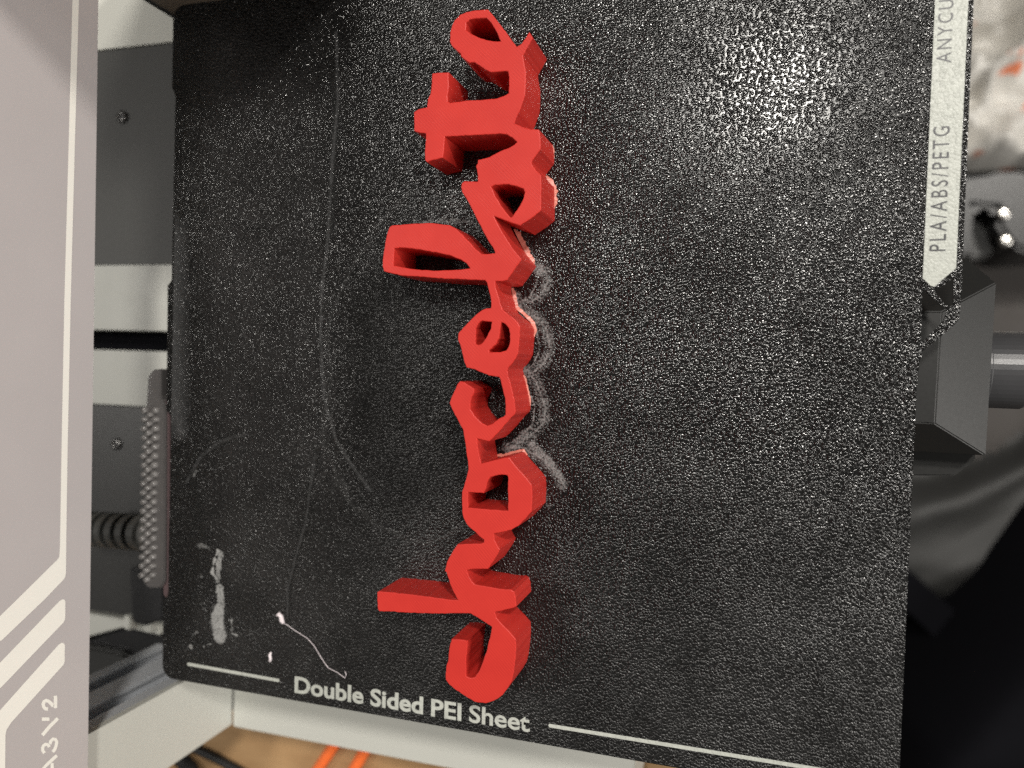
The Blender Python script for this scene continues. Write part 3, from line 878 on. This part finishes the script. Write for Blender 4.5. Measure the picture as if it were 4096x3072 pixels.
# ================================================================== SILICONE WIPER at the bed's rear edge
zt = -0.6
wip = empty('wiper_strip', (-4, 75, -7), 'grey silicone wiper strip with rows of nubs on the bed edge', 'wiper strip')
wp = [(590, 1506), (612, 1478), (640, 1476), (640, 1590), (660, 1625), (658, 2330), (640, 2352), (590, 2352), (572, 2330), (572, 1900), (582, 1640)]
prism('body', pxs(wp, zt), -6.5, zt, M['silicone'], wip, bev=0.5)
prism('flange', pxs([(655, 1600), (678, 1620), (676, 2370), (662, 2392), (652, 2380)], zt - 1.4), -6.6, zt - 1.4, M['mauve'], wip, bev=0.3)
nub = None
i = 0
for row in range(19):
    for c in range(3):
        y = 1642 + row * 36.5 + (18 if c == 1 else 0)
        x = (584, 603, 626)[c] - (y - 1642) * 0.017 + random.uniform(-2, 2)
        c0 = P(x, y, zt)
        if nub is None:
            nub = mesh('nub', [(1.2 * math.cos(a) * k, 1.3 * math.sin(a) * k, z * 2.0) for k, z in ((1, -0.1), (0.92, 0.45), (0.6, 0.85)) for a in [2 * math.pi * q / 8 for q in range(8)]] + [(0, 0, .98)],
                       [(r * 8 + q, r * 8 + (q + 1) % 8, r * 8 + 8 + (q + 1) % 8, r * 8 + 8 + q) for r in range(2) for q in range(8)] + [(16 + q, 16 + (q + 1) % 8, 24) for q in range(8)])
            for f in nub.polygons: f.use_smooth = True
        o = link('nub', nub, M['nub'], wip)
        o.location = c0 * MM - wip.location
        o.scale = (random.uniform(.9, 1.2), random.uniform(.85, 1.1), random.uniform(.85, 1.2))

# ================================================================== CORRUGATED CABLE SLEEVE
a = P(300, 2110, -44); b = P(640, 2135, -30)
slv = empty('cable_sleeve', a, 'ribbed black cable sleeve running under the wiper strip', 'cable sleeve')
link('inner_tube', tube_mesh('inner_tube', [a, a.lerp(b, .5), b], 5.4, 20), M['bag_black'], slv, smooth=False)
d = (b - a).normalized()
n_r = 8
for i in range(n_r):
    p = a.lerp(b, (i + .35) / n_r)
    st = (b - a).length / n_r
    link('rib', tube_mesh('rib', [p, p + d * .4, p + d * (st * .62), p + d * (st * .62 + .4)], 8, 20, rads=[5.5, 8.1, 8.1, 5.5]), M['grey'], slv)

# ================================================================== BELT TENSIONER in front of the bed
ten = empty('belt_tensioner', (280, 130, -62), 'faceted charcoal belt tensioner block with a round knob by the sheet tab', 'belt tensioner')
zi, zo_ = -14.0, -26.0
def v3(x, y, z): return P(x, y, z)
A = v3(3767, 1247, zi); B = v3(3740, 1695, zi)
A0 = Vector((A.x - 22, A.y, zi)); B0 = Vector((B.x - 22, B.y, zi))
Co = v3(3985, 1131, zo_); Do = v3(3943, 1822, zo_)
E1 = v3(3866, 1033, -34); E0 = Vector((A.x - 22, E1.y, -34))
F1 = v3(3880, 1822, -27); F0 = Vector((A.x - 22, Do.y, zo_))
low = -61.9
verts = [A, B, A0, B0, Co, Do, E1, E0, F0]
verts += [Vector((v.x, v.y, low)) for v in (Co, Do, E1, E0, F0)]
faces = [(2, 0, 1, 3), (0, 4, 5, 1), (2, 7, 6, 4, 0), (3, 1, 5, 8), (4, 9, 10, 5), (6, 11, 9, 4), (7, 12, 11, 6), (8, 5, 10, 13), (2, 3, 8, 13, 12, 7), (9, 11, 12, 13, 10)]
me = mesh('housing', verts, faces)
bm = bmesh.new(); bm.from_mesh(me)
for v in bm.verts: v.co /= MM
bmesh.ops.triangulate(bm, faces=[f for f in bm.faces if len(f.verts) > 4])
bmesh.ops.recalc_face_normals(bm, faces=bm.faces)
bevel_all(bm, 0.35, 2, 0.25)
link('housing', bm_mesh('housing', bm), M['tens'], ten)
# lower skirt below a dark seam
ps = pxs([(3640, 1842), (3902, 1840), (3818, 1905), (3640, 1905)], -36)
prism('skirt', [(ps[0].x - 3, ps[0].y + 8), (ps[1].x, ps[1].y + 8), ps[1], ps[2], (ps[3].x - 3, ps[3].y)], low, -36, M['tens'], ten, bev=0.5)
kc = (P(3970, 1478, -40).y, -40)
kx = P(3960, 1478, -34).x - 3
rk = 12.6
kn = link('knob', lathe_x('knob', [(kx, rk * .93), (kx + .8, rk), (kx + 13.0, rk), (kx + 15.2, rk * .92), (kx + 16.5, rk * .78), (kx + 16.5, rk * .3)], kc, 48), M['knob'], ten, smooth=False)
link('grip_band', lathe_x('grip_band', [(kx + .9, rk + .02), (kx + 1.2, rk + .35), (kx + 2.0, rk + .35), (kx + 2.3, rk + .02)], kc, 48), M['knob'], ten)

# ================================================================== THINGS LYING AROUND ON THE TABLE
def crumple(name, pts_px, z, mat, amp, scale, drop, seed, res=2.0, stretch=1.0, ang=0.0, smooth=True):
    """a crumpled film heap: footprint from a pixel outline at height z, creased by ridged noise"""
    poly = [Vector(P(x, y, z).xy) for x, y in pts_px]
    x0 = min(q.x for q in poly); x1 = max(q.x for q in poly)
    y0 = min(q.y for q in poly); y1 = max(q.y for q in poly)
    nx = int((x1 - x0) / res) + 1; ny = int((y1 - y0) / res) + 1
    verts, faces, ok = [], [], {}
    for j in range(ny + 1):
        for i in range(nx + 1):
            q = Vector((x0 + i * res, y0 + j * res))
            d = min(seg_dist(q, poly[k - 1], poly[k]) for k in range(len(poly)))
            ins = inside(q, poly)
            if not ins and d > res: continue
            e = min(1, d / drop) if ins else 0
            r = 0
            for o_ in range(4):
                f = scale * 2 ** o_
                u_ = (q.x * math.cos(ang) + q.y * math.sin(ang)) / stretch
                w_ = -q.x * math.sin(ang) + q.y * math.cos(ang)
                r += (1 - abs(mnoise.noise(Vector((u_ * f, w_ * f, seed + o_)))) * 2) * amp / 1.9 ** o_
            zz = z - (1 - e) ** 2 * (z - FZ - 1) + r * (0.25 + .75 * e) - amp
            zz = max(zz, FZ + .2)
            ok[(i, j)] = len(verts)
            verts.append((q.x, q.y, zz))
    for j in range(ny):
        for i in range(nx):
            ks = [(i, j), (i + 1, j), (i + 1, j + 1), (i, j + 1)]
            if all(k in ok for k in ks): faces.append(tuple(ok[k] for k in ks))
    return link(name, mesh(name, verts, faces), mat, smooth=smooth)
o = crumple('plastic_bag', [(3600, -420), (4500, -420), (4500, 690), (4096, 676), (3990, 690), (3600, 712)], -580, M['bag_white'], 55, 0.012, 16, 5, stretch=1.5, ang=0.9, res=4)
tag(o, 'crumpled white plastic bag with faded orange print beyond the labelled tab', 'plastic bag')
o = crumple('plastic_film', [(3400, 1930), (3800, 1900), (4060, 1800), (4500, 1500), (4500, 2500), (3900, 2500), (3400, 2400)], -690, M['bag_grey'], 16, 0.008, 30, 21, stretch=5.0, ang=0.6, res=8)
tag(o, 'grey plastic film with diagonal creases lying beyond the belt tensioner', 'plastic film')
o = crumple('cloth_bag', [(4600, 1700), (4096, 2262), (3800, 2630), (3560, 2930), (3440, 3350), (4600, 3350)], -560, M['bag_black'], 9, 0.002, 70, 33, res=9)
tag(o, 'large black cloth bag slumped on the floor beyond the sheet edge', 'bag')
# strap from the bag towards the film
sp = [P(3480, 2240, -668), P(3620, 2350, -664), P(3740, 2460, -664), P(3840, 2560, -664), P(3960, 2680, -660)]
verts, faces = [], []
for i, p in enumerate(sp):
    t = (sp[min(i + 1, 4)] - sp[max(i - 1, 0)]).normalized()
    s_ = t.cross(Vector((0, 0, 1))).normalized() * 17
    for q in (s_, -s_):
        for zz in (0, -4): verts.append(p + q + Vector((0, 0, zz)))
for i in range(4):
    a_ = 4 * i
    faces += [(a_, a_ + 2, a_ + 6, a_ + 4), (a_ + 1, a_ + 5, a_ + 7, a_ + 3), (a_, a_ + 4, a_ + 5, a_ + 1), (a_ + 2, a_ + 3, a_ + 7, a_ + 6)]
faces += [(0, 1, 3, 2), (16, 18, 19, 17)]
o = link('strap', mesh('strap', verts, faces), M['bag_black'])
tag(o, 'black webbing strap trailing from the black bag over the grey film', 'strap')

dev = empty('control_box', P(4000, 860, FZ), 'black box with two round silver buttons beside the white bag', 'control box')
dz = -600
prism('case', pxs([(3700, 690), (4500, 680), (4500, 985), (4110, 1012), (4050, 988), (3992, 905), (3986, 832), (3900, 824), (3884, 1030), (3700, 1030)], dz), FZ, dz, M['black'], dev, bev=5, seg=2)
prism('face_plate', pxs([(3870, 815), (4000, 820), (4000, 930), (3960, 1035), (3870, 1035)], dz - 40), FZ, dz - 40, M['dgrey'], dev, bev=3)
for px_, py_ in ((4014, 855), (4022, 962)):
    c = P(px_, py_, dz)
    link('button', lathe_z('button', [(5.6, -2), (5.6, 1.5), (4.6, 2.6), (2.5, 3)], (c.x, c.y, dz)), M['silver'], dev, smooth=True)

for pa, pb in (((1345, 2960), (1215, 3140)), ((1462, 2990), (1360, 3150))):
    a = P(*pa, TZ + 3); b = P(*pb, TZ + 3)
    a = a + (a - b) * .35
    b = b + (b - a) * .5
    m = a.lerp(b, .5) + Vector((1.5, 0, 0))
    o = link('cord', tube_mesh('cord', [a, a.lerp(m, .5), m, m.lerp(b, .5), b], 2.9, 12), M['orange'], smooth=True)
    tag(o, 'orange cord on the table, ' + ('the one nearer' if pa[0] < 1400 else 'the one farther from') + (' to' if pa[0] < 1400 else '') + ' the gantry upright', 'cord', 'orange cords beside the printer')
pts = [P(560, 2900, TZ + 2), P(760, 2985, TZ + 2), P(860, 3030, TZ + 2), P(960, 3085, TZ + 2), P(1080, 3170, TZ + 2)]
o = link('cable', tube_mesh('cable', pts, 2.6, 12), M['cable'], smooth=True)
tag(o, 'black cable lying on the wooden table under the printer', 'cable')
pts = [P(300, 3075, TZ + 3), P(560, 2990, TZ + 3), P(700, 3010, TZ + 3), P(760, 3072, TZ + 3), P(800, 3180, TZ + 3)]
o = link('cable', tube_mesh('cable', pts, 4.5, 12), M['cable'], smooth=True)
tag(o, 'thick black cable curling on the wooden table near the gantry upright', 'cable')

# scraps of filament on the sheet
z6 = lambda l: [(600 + x / 2.469, 2400 + y / 2.469) for x, y in l]
hair = z6([(1300, 225), (1345, 240), (1430, 300), (1550, 375), (1620, 450), (1690, 570), (1760, 670), (1850, 715), (1925, 770), (1938, 735), (1925, 705)])
o = link('filament_hair', tube_mesh('filament_hair', [P(x, y, 0.25) for x, y in hair], .12, 6), M['scrap'])
tag(o, 'fine pale filament hair trailing over the sheet above the word Double', 'filament hair')
blob = z6([(1250, 155), (1275, 140), (1295, 165), (1300, 200), (1318, 232)])
o = link('filament_scrap', tube_mesh('filament_scrap', [P(x, y, .7) for x, y in blob], .9, 8, rads=[.5, .9, .85, .95, .6]), M['scrap'], smooth=True)
tag(o, 'pale pink bent filament scrap at the end of the hair', 'filament scrap')
blob = z6([(1195, 515), (1182, 545), (1190, 575), (1184, 605)])
o = link('filament_scrap', tube_mesh('filament_scrap', [P(x, y, .5) for x, y in blob], .6, 8, rads=[.35, .6, .55, .6]), M['scrap'], smooth=True)
tag(o, 'small pale filament crumb above the left printed line', 'filament scrap')
